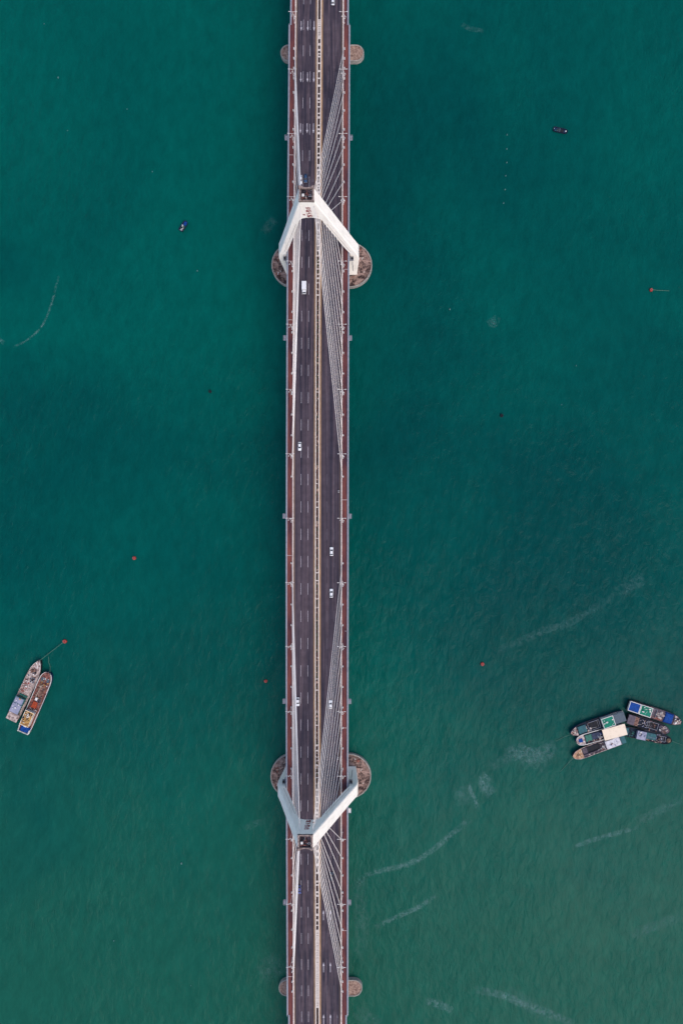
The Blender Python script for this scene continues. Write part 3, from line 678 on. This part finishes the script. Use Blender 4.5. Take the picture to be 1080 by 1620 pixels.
# ------------------------------------------------------------------ boats
def boat(label, stern, bow, W, hull, deck, items, rail='white', group='fishing boats moored together', roundbow=.35, zdeck=1.7, name='fishing_boat', seed=1, cat='fishing boat', sheer=1.3):
    a = P(*stern, 2.0); b = P(*bow, 2.8); d = b - a; L = d.to_2d().length; ang = math.atan2(d.y, d.x)
    mid = (a + b) / 2; r = empty(name, (mid.x, mid.y, 0), ang); tag(r, label, cat, group)
    rnd = random.Random(seed); h = W / 2
    def hw(t):
        if t < .12: return h * (.86 + .14 * (t / .12))
        if t < .66: return h
        u = (t - .66) / .34; return h * max(.02, (1 - u ** (2.2 + roundbow * 3)) ** (.5 + (1 - roundbow) * .35))
    def zs(t): return zdeck + .55 + sheer * max(0, t - .45) ** 2 * 2.2 + .25 * max(0, .2 - t) * 2
    T = [i / 24 for i in range(21)] + [.86, .89, .92, .945, .965, .98, .992, 1.0]
    X = lambda t: (t - .5) * L
    mb = MB(); mb.loft([[(X(t), -hw(t), zs(t)), (X(t) - .0, -hw(t) * .93, .3), (X(t) * .97, -hw(t) * .6, -1.0), (X(t) * .97, hw(t) * .6, -1.0), (X(t), hw(t) * .93, .3), (X(t), hw(t), zs(t))] for t in T], closed=False, cap0=True, cap1=False)
    mb.obj('hull', hull, r)
    mb = MB()
    for p, q in zip(T, T[1:]):
        mb.face([(X(p), -hw(p) * .98, zs(p) - .5), (X(q), -hw(q) * .98, zs(q) - .5), (X(q), hw(q) * .98, zs(q) - .5), (X(p), hw(p) * .98, zs(p) - .5)])
    mb.obj('deck', deck, r)
    mb = MB()
    for s in (-1, 1):
        mb.loft([[(X(t), s * hw(t), zs(t) - .06), (X(t), s * max(hw(t) - .2, .0), zs(t) - .06), (X(t), s * max(hw(t) - .2, 0), zs(t) + .1), (X(t), s * (hw(t) + .05), zs(t) + .1)] for t in T])
    mb.box(X(0) + .12, 0, zs(0) + .03, .24, hw(0) * 2, .15); mb.obj('gunwale', rail, r)
    dk = lambda t: zs(t) - .5
    for it in items:
        k, t0, t1, v0, v1 = it[:5]; x0, x1 = X(t0), X(t1); y0, y1 = v0 * h, v1 * h; cx, cy, sx, sy = (x0 + x1) / 2, (y0 + y1) / 2, x1 - x0, y1 - y0
        zb = dk((t0 + t1) / 2)
        if k == 'foredeck':
            tt = [t0 + (t1 - t0) * i / 10 for i in range(11)]; mb = MB()
            mb.loft([[(X(t), -hw(t) * .95, zs(t) - .45), (X(t), hw(t) * .95, zs(t) - .45), (X(t), hw(t) * .95, zs(t) - .06), (X(t), -hw(t) * .95, zs(t) - .06)] for t in tt])
            mb.obj('foredeck', it[5], r); continue
        if k == 'house':
            ht, cw, cr = it[5], it[6], it[7]
            mb = MB(); mb.box(cx, cy, zb + ht / 2, sx * .94, sy * .9, ht); hs = mb.obj('wheelhouse', cw, r)
            mb = MB(); mb.box(cx, cy, zb + ht + .06, sx, sy, .12); mb.obj('roof', cr, hs)
            mb = MB(); mb.box(cx, cy, zb + ht * .68, sx * .94 + .04, sy * .9 + .04, ht * .22); mb.obj('window_band', 'glass', hs)
            if len(it) > 8:          # raised border round the roof
                mb = MB(); w_ = .3
                for q in (-1, 1):
                    mb.box(cx, cy + q * (sy / 2 - w_ / 2), zb + ht + .22, sx, w_, .2); mb.box(cx + q * (sx / 2 - w_ / 2), cy, zb + ht + .221, w_, sy - 2 * w_, .2)
                mb.obj('roof_border', it[8], hs)
        elif k == 'canopy':
            ht, cr = it[5], it[6]
            mb = MB(); nx = 7
            for i in range(nx):
                q0, q1 = x0 + sx * i / nx, x0 + sx * (i + 1) / nx
                mb.hexa([(q0, y0, zb + ht), (q1, y0, zb + ht), (q1, y1, zb + ht), (q0, y1, zb + ht), (q0, y0, zb + ht + .12), (q1, y0, zb + ht + .12), (q1, y1, zb + ht + .12), (q0, y1, zb + ht + .12)])
            cp = mb.obj('canopy', cr, r); mb = MB()
            for i in range(4):
                for yy in (y0 + .15, y1 - .15): mb.tube((x0 + .2 + (sx - .4) * i / 3, yy, zb), (x0 + .2 + (sx - .4) * i / 3, yy, zb + ht), .06, 6)
            mb.obj('canopy_posts', 'steel', cp)
        elif k == 'hatch':
            ht, cr = it[5], it[6]; mb = MB(); n = max(2, int(sx / 1.6))
            for i in range(n): mb.box(x0 + sx * (i + .5) / n, cy, zb + ht / 2, sx / n - .08, sy, ht * (1 if i % 2 else .93))
            mb.obj('hatch_cover', cr, r)
        elif k == 'hold':
            cr = it[5]; mb = MB(); mb.box(cx, cy, zb + .05, sx, sy, .08, mi=0)  # flat sheet; the shade down in an open hold is put into its colour
            for q in (-1, 1):
                mb.box(cx, cy + q * sy / 2, zb + .35, sx + .2, .16, .7, mi=1); mb.box(cx + q * sx / 2, cy, zb + .352, .16, sy - .2, .7, mi=1)
            for i in range(int(sx / 2.2)): mb.box(x0 + 2.2 * (i + .5), cy, zb + .5, .12, sy - .2, .12, mi=1 if i % 3 == 0 else 2)
            mb.obj('cargo_hold', [cr, it[6] if len(it) > 6 else 'steel', 'navy'], r)
        elif k == 'tarp':
            ht, cr = it[5], it[6]; mb = MB(); nx, ny = 12, 8; g = []
            for i in range(nx + 1):
                for j in range(ny + 1):
                    x, y = x0 + sx * i / nx, y0 + sy * j / ny; e = min(i, nx - i, j, ny - j)
                    zz = zb + (ht if e > 0 else .02) + .22 * noise.noise(Vector((x * .7, y * .7, seed)))
                    g.append((x, y, zz))
            for i in range(nx):
                for j in range(ny):
                    q = i * (ny + 1) + j; mb.face([g[q], g[q + ny + 1], g[q + ny + 2], g[q + 1]])
            mb.obj('tarp', cr, r)
        elif k == 'net':
            cr = it[6]; mb = MB(); n = it[5]
            for i in range(n):
                mb.blob((rnd.uniform(x0, x1), rnd.uniform(y0, y1), zb + .1), rnd.uniform(.5, 1.3), rnd.uniform(.4, .9), rnd.uniform(.3, .8), seed=i + seed, amp=.8, mi=rnd.randrange(len(cr)), half=True)
            mb.obj('net_pile', cr, r)
        elif k == 'gear':
            cr = it[6]; mb = MB(); zz = zb + (it[7] if len(it) > 7 else 0)
            for i in range(int(it[5] * 1.6)):
                x, y = rnd.uniform(x0, x1), rnd.uniform(y0, y1); q = rnd.random(); mi = rnd.randrange(len(cr))
                if q < .55: hh = rnd.uniform(.2, .7); mb.box(x, y, zz + hh / 2, rnd.uniform(.25, 1.3), rnd.uniform(.2, .7), hh, rnd.choice((0, 0, PI / 2, rnd.uniform(0, PI))), mi)
                elif q < .8: mb.tube((x, y, zz), (x, y, zz + rnd.uniform(.3, .8)), rnd.uniform(.15, .4), 10, mi)
                else:
                    an = rnd.uniform(0, PI); l_ = rnd.uniform(.8, 2.2); mb.tube((x - math.cos(an) * l_ / 2, y - math.sin(an) * l_ / 2, zz + .4), (x + math.cos(an) * l_ / 2, y + math.sin(an) * l_ / 2, zz + .6), .07, 6, mi)
            mb.obj('deck_gear', cr, r)
        elif k == 'bin':
            mb = MB(); ht = it[5]; mb.box(cx, cy, zb + ht / 2, sx, sy, ht, taper=.94); mb.obj(it[7] if len(it) > 7 else 'storage_box', it[6], r)
        elif k == 'mast':
            mb = MB(); ht = it[5]; mb.tube((x0, cy, zb), (x0, cy, zb + ht), .14, 8, 0, .07)
            mb.tube((x0, cy, zb + ht * .55), (x1, cy, zb + ht * .8), .07, 6); mb.tube((x0, cy - 1.1, zb + ht * .8), (x0, cy + 1.1, zb + ht * .8), .05, 6)
            mb.obj('mast', it[6], r)
        elif k == 'ball':
            mb = MB(); mb.blob((cx, cy, zb + it[5]), sx / 2, sx / 2, it[5], seed=3, amp=.12, nu=14, nv=8); mb.obj(it[7] if len(it) > 7 else 'coiled_rope', it[6], r, True)
        elif k == 'rails':
            mb = MB(); n = 10; ht = it[5]
            for s in (-1, 1):
                pts = [(X(t0 + (t1 - t0) * i / n), s * (hw(t0 + (t1 - t0) * i / n) - .12), zs(t0 + (t1 - t0) * i / n) + ht) for i in range(n + 1)]
                mb.path(pts, .07)
                for p_ in pts: mb.tube((p_[0], p_[1], p_[2] - ht), p_, .045, 5)
            if t0 <= .01: mb.path([(X(0) + .1, -hw(0), zs(0) + ht), (X(0) + .1, hw(0), zs(0) + ht)], .07)
            mb.obj('railing', it[6], r)
    # tyre fenders hung along the sides
    mb = MB()
    for s in (-1, 1):
        for i in range(6):
            t = .1 + .11 * i; n = 10; c = Vector((X(t), s * (hw(t) + .14), zs(t) - .7))
            pts = [c + Vector((.42 * math.cos(2 * PI * j / n), 0, .42 * math.sin(2 * PI * j / n))) for j in range(n + 1)]; mb.path(pts, .13, 5)
    if L > 15: mb.obj('tyre_fenders', 'tyre', r)
    return r
G1 = 'fishing boats moored side by side on the left'
boat('fishing boat with lavender cabin roof and pinkish deck, left of the moored pair', (19, 1139), (63, 1045), 7.0, 'hulldark', 'pinkgrey', [
    ('house', .0, .115, -.92, .92, 1.4, 'pinkgrey', 'pinkgrey'),
    ('house', .13, .275, -.66, .86, 2.5, 'greenpaint', 'lav'), ('house', .28, .385, -.74, .86, 2.9, 'greenpaint', 'lav', 'teal'),
    ('gear', .16, .37, -.5, .6, 5, ['lav', 'white', 'goldnet'], 3.0),
    ('bin', .395, .42, -.7, .7, .7, 'greenpaint'), ('hatch', .44, .60, -.55, .6, .35, 'pinkgrey'),
    ('gear', .44, .66, .0, .95, 22, ['rust', 'white', 'pinkgrey', 'red']), ('hold', .64, .71, -.6, .0, 'black'),
    ('gear', .64, .80, -.8, .8, 16, ['tan_deck', 'mauve', 'white', 'rust']), ('net', .79, .86, -.6, .6, 9, ['mauve', 'brownnet', 'black']),
    ('foredeck', .86, .99, -1, 1, 'pale_deck'), ('gear', .87, .97, -.4, .4, 10, ['rust', 'white', 'pinkgrey']), ('mast', .80, .72, -.1, .1, 5.5, 'white_steel'),
    ('mast', .99, 1.03, -.05, .05, 2.4, 'mauve'), ('rails', .84, .98, 0, 0, .7, 'white')], rail='pinkgrey', group=G1, roundbow=.15, seed=2)
boat('blue-hulled fishing boat with orange gear and blue stern tarp, right of the moored pair', (37, 1159), (77, 1064), 7.4, 'hullblue', 'rust', [
    ('tarp', .01, .105, -.85, .75, .9, 'blue'), ('bin', .095, .118, -.1, .25, 1.3, 'white'), ('bin', .01, .07, -.92, -.78, 1.4, 'white'),
    ('house', .125, .36, -.62, .82, 2.8, 'white', 'goldnet', 'cream'), ('gear', .15, .34, -.4, .7, 22, ['white', 'goldnet', 'cream', 'tan_deck', 'black'], 3.0),
    ('gear', .37, .40, -.6, .6, 10, ['white', 'black', 'rust']), ('tarp', .40, .515, -.25, .5, 1.0, 'orange'), ('gear', .38, .5, -.4, .6, 8, ['orange', 'red', 'rust']),
    ('net', .50, .78, -.5, .62, 38, ['brownnet', 'tan_deck', 'mauve', 'brownnet']), ('bin', .53, .575, -.05, .3, 1.2, 'white'), ('hatch', .60, .76, -.1, .3, .9, 'brownnet'),
    ('tarp', .82, .93, .1, .75, .3, 'slate'), ('bin', .84, .91, -.6, -.2, .35, 'slate'), ('gear', .78, .86, -.6, .6, 12, ['goldnet', 'rust', 'white', 'black']), ('gear', .86, .97, -.4, .45, 8, ['white', 'rust', 'pinkgrey']),
    ('mast', .79, .62, -.1, .1, 6.0, 'cream'), ('rails', .0, .36, 0, 0, .9, 'white'), ('foredeck', .90, .985, -1, 1, 'rust'), ('rails', .70, .985, 0, 0, .8, 'white')], group=G1, roundbow=1.0, seed=5)
G2 = 'fishing boats rafted together on the right'
boat('dark fishing boat with slate and green roofs, beside the cream-canopied boat', (986, 1131.5), (902, 1161), 6.6, 'hullblue', 'navy', [
    ('house', .0, .20, -.8, .85, 2.6, 'white', 'slate'), ('house', .205, .42, -.86, .92, 3.0, 'white', 'green', 'white'), ('gear', .23, .4, -.6, .6, 7, ['white', 'white', 'green'], 3.2),
    ('hold', .45, .66, -.7, .7, 'black'), ('gear', .62, .72, -.7, .7, 12, ['rust', 'mauve', 'black', 'white_conc']), ('hatch', .70, .85, -.65, .62, .7, 'teal'),
    ('foredeck', .87, .985, -1, 1, 'pale_deck'), ('gear', .86, .97, -.4, .4, 18, ['pinkgrey', 'rust', 'black', 'white'], .5), ('ball', .905, .935, -.12, .12, .6, 'cream', 'lamp_globe'), ('mast', .66, .54, -.1, .1, 6, 'white_steel'), ('rails', .0, .42, 0, 0, .8, 'white')],
    rail='hulldark', group=G2, seed=8)
boat('fishing boat with a long cream-white canopy roof in the raft on the right', (987, 1152.5), (911, 1174), 6.2, 'hullblue', 'navy', [
    ('canopy', -.005, .46, -1.12, .92, 3.3, 'cream'), ('gear', .47, .52, -.6, .6, 10, ['blue', 'white', 'steel']), ('hatch', .50, .66, -.62, .5, .45, 'hullblue'), ('hatch', .67, .80, -.62, .55, .4, 'greenpaint'),
    ('gear', .48, .8, .5, .85, 14, ['rust', 'pinkgrey', 'mauve']), ('bin', .665, .672, -.8, .8, .8, 'teal'), ('foredeck', .82, .985, -1, 1, 'pale_deck'), ('tarp', .86, .95, -.42, .4, .75, 'blue'), ('gear', .82, .87, -.5, .5, 8, ['white', 'rust', 'pinkgrey']),
    ('mast', .56, .5, -.1, .1, 5.5, 'white'), ('rails', .5, .985, 0, 0, .6, 'white')], group=G2, roundbow=.9, seed=11)
boat('fishing boat with tan bow, dark open hold and white cabin roof below the cream canopy', (987, 1167.5), (906, 1198), 6.0, 'hulldark', 'mauve', [
    ('canopy', .0, .085, -.8, .8, 1.8, 'teal'), ('house', .10, .37, -.82, .72, 2.5, 'white', 'lav_pale'), ('gear', .13, .34, -.5, .5, 6, ['white', 'rust', 'lav'], 2.6), ('gear', .38, .46, -.7, .7, 16, ['white', 'brownnet', 'black', 'mauve']),
    ('hold', .47, .80, -.78, .40, 'black', 'navy'), ('gear', .4, .78, .5, .85, 12, ['mauve', 'pinkgrey', 'rust']), ('foredeck', .81, .99, -1, 1, 'tan_bright'),
    ('ball', .87, .92, -.15, .15, .5, 'tan_deck'), ('gear', .82, .96, -.45, .45, 14, ['cream', 'tan_deck', 'rust', 'goldnet']), ('mast', .42, .55, -.1, .1, 5.5, 'white')], group=G2, roundbow=.6, seed=14, rail='pale_deck')
boat('dark fishing boat with blue and green roofs and a blue tarp, top right', (992.5, 1115), (1078, 1143.5), 6.8, 'hulldark', 'mauve', [
    ('house', .0, .20, -.82, .82, 2.5, 'white', 'blue', 'white'), ('house', .205, .42, -.84, .84, 2.7, 'white', 'green', 'white'), ('gear', .22, .40, -.6, .6, 8, ['white', 'white', 'green'], 2.9),
    ('hold', .44, .53, -.7, .7, 'mauve'), ('net', .54, .68, -.45, .65, 16, ['pinkgrey', 'white_conc', 'mauve']), ('tarp', .68, .84, -.9, .9, .9, 'blue'), ('hatch', .44, .66, -.85, -.5, .4, 'rust'),
    ('foredeck', .86, .985, -1, 1, 'pale_deck'), ('gear', .86, .97, -.45, .45, 20, ['pinkgrey', 'white', 'navy', 'rust'], .5), ('ball', .895, .93, -.15, .15, .7, 'cream', 'lamp_globe'), ('mast', .6, .5, -.1, .1, 6, 'steel')], group=G2, rail='hulldark', seed=17)
boat('weathered dark fishing boat with mauve stern roof between the blue-tarped and teal-hatched boats', (991, 1136), (1059, 1158), 6.2, 'hulldark', 'navy', [
    ('house', .0, .16, -.85, .85, 2.3, 'mauve', 'mauve'), ('house', .165, .25, -.8, .8, 2.0, 'tan_deck', 'brownnet'), ('gear', .27, .48, -.7, .7, 22, ['black', 'lav', 'pinkgrey', 'navy', 'white_conc']),
    ('hold', .48, .72, -.5, .7, 'black'), ('gear', .5, .75, -.8, .8, 14, ['rust', 'brownnet', 'navy', 'steel']), ('foredeck', .86, .985, -1, 1, 'mauve'), ('net', .76, .9, -.5, .5, 14, ['mauve', 'pinkgrey', 'brownnet', 'white']),
    ('ball', .90, .945, -.15, .2, .5, 'pinkgrey'), ('mast', .5, .38, -.1, .1, 6, 'steel')], group=G2, rail='hulldark', seed=20)
boat('fishing boat with teal hatches and a heap of orange-tan nets on its bow', (987, 1156.5), (1062, 1172.5), 5.8, 'hulldark', 'navy', [
    ('tarp', .0, .09, -.9, .9, 1.0, 'teal'), ('gear', .1, .24, -.7, .7, 10, ['greenpaint', 'navy', 'teal']), ('house', .25, .44, -.9, .72, 2.4, 'lav', 'lav'), ('gear', .27, .42, -.5, .5, 8, ['white', 'mauve', 'lav'], 2.5),
    ('hatch', .47, .68, -.6, .62, .5, 'teal'), ('gear', .66, .80, -.7, .7, 16, ['rust', 'pinkgrey', 'black', 'lav']), ('hold', .78, .87, -.5, .5, 'black'), ('ball', .885, .975, -.3, .3, .8, 'tan_deck', 'net_heap'), ('gear', .48, .8, -.95, -.7, 10, ['pinkgrey', 'tan_deck']),
    ('mast', .46, .6, -.1, .1, 5.5, 'steel')], group=G2, rail='hulldark', seed=23, roundbow=.6)
boat('small open boat with bright blue bow cover, floating alone at left', (284.5, 363.5), (294, 347.5), 2.7, 'hulldark', 'black', [
    ('tarp', .58, .95, -.7, .7, .5, 'blue'), ('bin', .45, .55, .1, .8, .6, 'pale'), ('gear', .1, .5, -.5, .6, 9, ['white', 'greenpaint', 'black', 'pale']), ('bin', .02, .16, -.25, .25, .8, 'steel', 'outboard_motor')],
    group='small boats on the open water', rail='hullblue', name='small_boat', seed=31, zdeck=.6, cat='boat', sheer=.5, roundbow=.5)
boat('small dark boat with a white float on its end, drifting alone at upper right', (876, 201.5), (899, 205.5), 2.6, 'navy', 'hullblue', [
    ('gear', .1, .55, -.6, .6, 8, ['teal', 'slate', 'black']), ('hatch', .25, .5, -.5, .5, .3, 'slate'), ('ball', .80, .90, -.1, .2, .4, 'white', 'float'), ('bin', .5, .72, -.6, .6, .4, 'black'), ('ball', .0, .06, .1, .3, .3, 'pale', 'float')],
    group='small boats on the open water', rail='navy', name='small_boat', seed=33, zdeck=.5, cat='boat', sheer=.5)

# ------------------------------------------------------------------ buoys, floats, ropes
def buoy(px, py, label, r_=1.05, c1='red', c2='pink', group='red mooring buoys'):
    p = P(px, py, .8); o = empty('mooring_buoy', (p.x, p.y, 0)); tag(o, label, 'buoy', group)
    mb = MB(); n = 20; prof = [(r_ * .8, -.5), (r_, -.2), (r_, .75), (r_ * .85, 1.0)]
    mb.loft([[(a * math.cos(2 * PI * j / n), a * math.sin(2 * PI * j / n), z) for j in range(n)] for a, z in prof]); mb.obj('float_body', c1, o)
    mb = MB(); m_ = 12; pts = [(r_ * .72 * math.cos(2 * PI * j / m_), r_ * .72 * math.sin(2 * PI * j / m_), 1.08) for j in range(m_ + 1)]; mb.path(pts, r_ * .13); mb.obj('rubber_ring', c2, o)
    mb = MB(); mb.tube((0, 0, .95), (0, 0, 1.5), .14, 8); mb.path([(.25 * math.cos(t), 0, 1.5 + .25 * math.sin(t)) for t in [PI * i / 6 for i in range(7)]], .05); mb.obj('mooring_eye', 'steel' if c1 == 'red' else c2, o)
    return o
buoy(212, 883, 'red round mooring buoy floating alone well left of the bridge middle')
buoy(420, 1078, 'red mooring buoy floating close to the left side of the bridge', .95)
buoy(763, 1051, 'red mooring buoy floating alone right of the bridge, above the foam trail', 1.05)
buoy(102, 1015, 'red mooring buoy tied by rope to the two fishing boats on the left', 1.15)
buoy(1030, 458, 'small red and dark mooring buoy with a pale line trailing from it at far right', .95)
buoy(332, 619, 'dark grey buoy floating left of the bridge', .8, 'black', 'hulldark', 'dark buoys')
buoy(793.5, 657, 'dark grey buoy floating right of the bridge', .95, 'black', 'hulldark', 'dark buoys')
def rope(pts, label, r_=.16, z0=.15):
    w_ = [P(a, b, c) for a, b, c in pts]; mb = MB(); out = []
    for i in range(len(w_) - 1):
        for q in range(6):
            f = q / 6; p = w_[i].lerp(w_[i + 1], f); out.append(p)
    out.append(w_[-1]); mb.path(out, r_); tag(mb.obj('mooring_rope', 'rope'), label, 'rope', 'mooring ropes')
rope([(62, 1046, 3), (76, 1035, .6), (99, 1017, 1.2)], 'green rope from the red buoy to the bow of the lavender-roofed boat')
rope([(77, 1039, .3), (77, 1048, .3), (79.5, 1055, .6), (79, 1064, 2.6)], 'thin rope branching to the bow of the boat with the blue stern tarp')
rope([(901, 1163, 2.6), (890, 1167, .3), (879, 1173, .1)], 'pale rope running from the bow of the green-roofed boat', .14)
rope([(906, 1200, 2.6), (897, 1209, .3), (886, 1221, .1)], 'pale rope running down-left from the tan bow', .14)
rope([(1063, 1173, 2.4), (1071, 1176, .3), (1079, 1179, .1)], 'thin rope trailing from the net-heaped bow near the right edge', .10)
rope([(1032, 458, .8), (1040, 459, .2), (1058, 459.5, .1)], 'pale line trailing right from the small buoy at far right', .16)
M['float_grey'] = mat('float_grey', (.08, .15, .145), .6, scale=2, var=.2)
def floatball(px, py, label, group, r_=.34):
    p = P(px, py, .1); mb = MB(); mb.blob((0, 0, .12), r_, r_ * 1.4, r_, 1, .05, 10, 6); mb.tube((0, 0, .1), (0, 0, r_ + .35), .06, 6)
    o = mb.obj('net_float', 'float_grey'); o.location = (p.x, p.y, 0); tag(o, label, 'float', group)
for i, (a, b) in enumerate([(801.8, 212.5), (801.2, 235), (801.2, 256.5), (799.6, 277.5), (798.6, 299.5), (796.2, 321)]):
    floatball(a, b, 'tiny pale net float, %s from top in the line of six' % ORD[i], 'net floats in a line')
for a, b, t, rr_ in [(711, 489, 'lone pale float right of the upper tower', .4), (911, 578, 'tiny pale float in the open water at right, above the dark buoy', .25), (888, 640, 'tiny pale float to the right of the dark buoy', .25),
    (92, 122, 'tiny pale float near the top left corner', .35), (70, 37, 'tiny pale float closest to the top left corner', .25), (201, 172, 'tiny pale float at upper left, below and right of the corner ones', .22), (107, 206, 'tiny pale float at the far upper left', .22),
    (241, 271, 'pale float above the small blue-covered boat', .3), (312, 428, 'pale float below the small blue-covered boat', .35), (287, 1366.5, 'bright pale float in the lower left water', .5), (180, 1489, 'small pale float near the bottom left', .3), (302, 1560, 'tiny pale float near the bottom, left of the small pier', .22)]:
    floatball(a, b, t, 'scattered net floats', rr_)

# ------------------------------------------------------------------ foam trails
def foam(pts, w0, soft=False):
    pts = [P(a, b, .0) for a, b in pts]; fine = []
    for i in range(len(pts) - 1):
        p0 = pts[max(0, i - 1)]; p1 = pts[i]; p2 = pts[i + 1]; p3 = pts[min(len(pts) - 1, i + 2)]
        for q in range(8):
            t = q / 8; fine.append(.5 * ((2 * p1) + (p2 - p0) * t + (2 * p0 - 5 * p1 + 4 * p2 - p3) * t * t + (3 * p1 - p0 - 3 * p2 + p3) * t ** 3))
    fine.append(pts[-1]); me = bpy.data.meshes.new('foam'); vs = []; fs = []; uv = []; n = len(fine)
    for i, p in enumerate(fine):
        d = (fine[min(n - 1, i + 1)] - fine[max(0, i - 1)]).normalized(); nn = Vector((-d.y, d.x, 0)) * w0 / 2
        vs += [(p - nn) + Vector((0, 0, .03)), (p + nn) + Vector((0, 0, .03))]
    for i in range(n - 1): fs.append((2 * i, 2 * i + 2, 2 * i + 3, 2 * i + 1))
    me.from_pydata(vs, [], fs); ul = me.uv_layers.new(name='UVMap')
    for pl in me.polygons:
        for li in pl.loop_indices:
            vi = me.loops[li].vertex_index; ul.data[li].uv = ((vi // 2) / (n - 1), vi % 2)
    me.materials.append(M['foam_soft' if soft else 'foam']); o = bpy.data.objects.new('foam', me); S.collection.objects.link(o); tag(o, kind='stuff'); return o
FO = [([(745, 1296), (735, 1303), (712, 1322), (680, 1348), (645, 1368), (610, 1376), (578, 1386), (565, 1405)], 3.6, 0),
      ([(690, 1417), (665, 1434), (630, 1450), (592, 1468)], 3.2, 0),
      ([(905, 1341), (935, 1330), (970, 1320), (1010, 1309)], 3, 0), ([(1005, 1300), (1040, 1285), (1082, 1262)], 6, 1),
      ([(750, 1566), (790, 1574), (830, 1590), (870, 1605), (910, 1622)], 5, 0), ([(800, 1570), (835, 1590), (875, 1612)], 9, 1), ([(672, 1584), (692, 1589), (716, 1600)], 5, 0),
      ([(995, 1481), (1030, 1468), (1080, 1448)], 7, 1),
      ([(785, 1031), (820, 1016), (860, 998), (895, 988), (935, 965), (975, 940)], 5, 1), ([(975, 940), (1005, 922), (1020, 915)], 8, 1),
      ([(800, 1196), (822, 1190), (850, 1196), (880, 1180)], 10, 0), ([(815, 1205), (840, 1200), (870, 1210)], 14, 1), ([(775, 1215), (800, 1200), (830, 1180)], 7, 1),
      ([(772, 1225), (765, 1240), (778, 1258)], 8, 0), ([(740, 1240), (746, 1256), (756, 1280)], 3, 0), ([(725, 1245), (730, 1260), (733, 1275)], 10, 1),
      ([(93, 436), (88, 455), (80, 485), (66, 516), (44, 537), (20, 549)], 1.3, 0), ([(-4, 536), (7, 543)], 2.5, 0), ([(773, 504), (780, 512), (787, 500)], 5, 1),
      ([(572, 1385), (568, 1420), (572, 1470), (566, 1520)], 9, 1), ([(560, 1600), (580, 1610), (600, 1625)], 9, 1), ([(385, 1312), (405, 1303), (422, 1297)], 4, 1), ([(410, 1545), (430, 1530), (446, 1520)], 14, 1), ([(416, 370), (426, 356), (436, 345)], 6, 1),
      ([(730, 38), (745, 45), (765, 48)], 3, 1)]
for p_, w_, s_ in FO: foam(p_, w_, bool(s_))
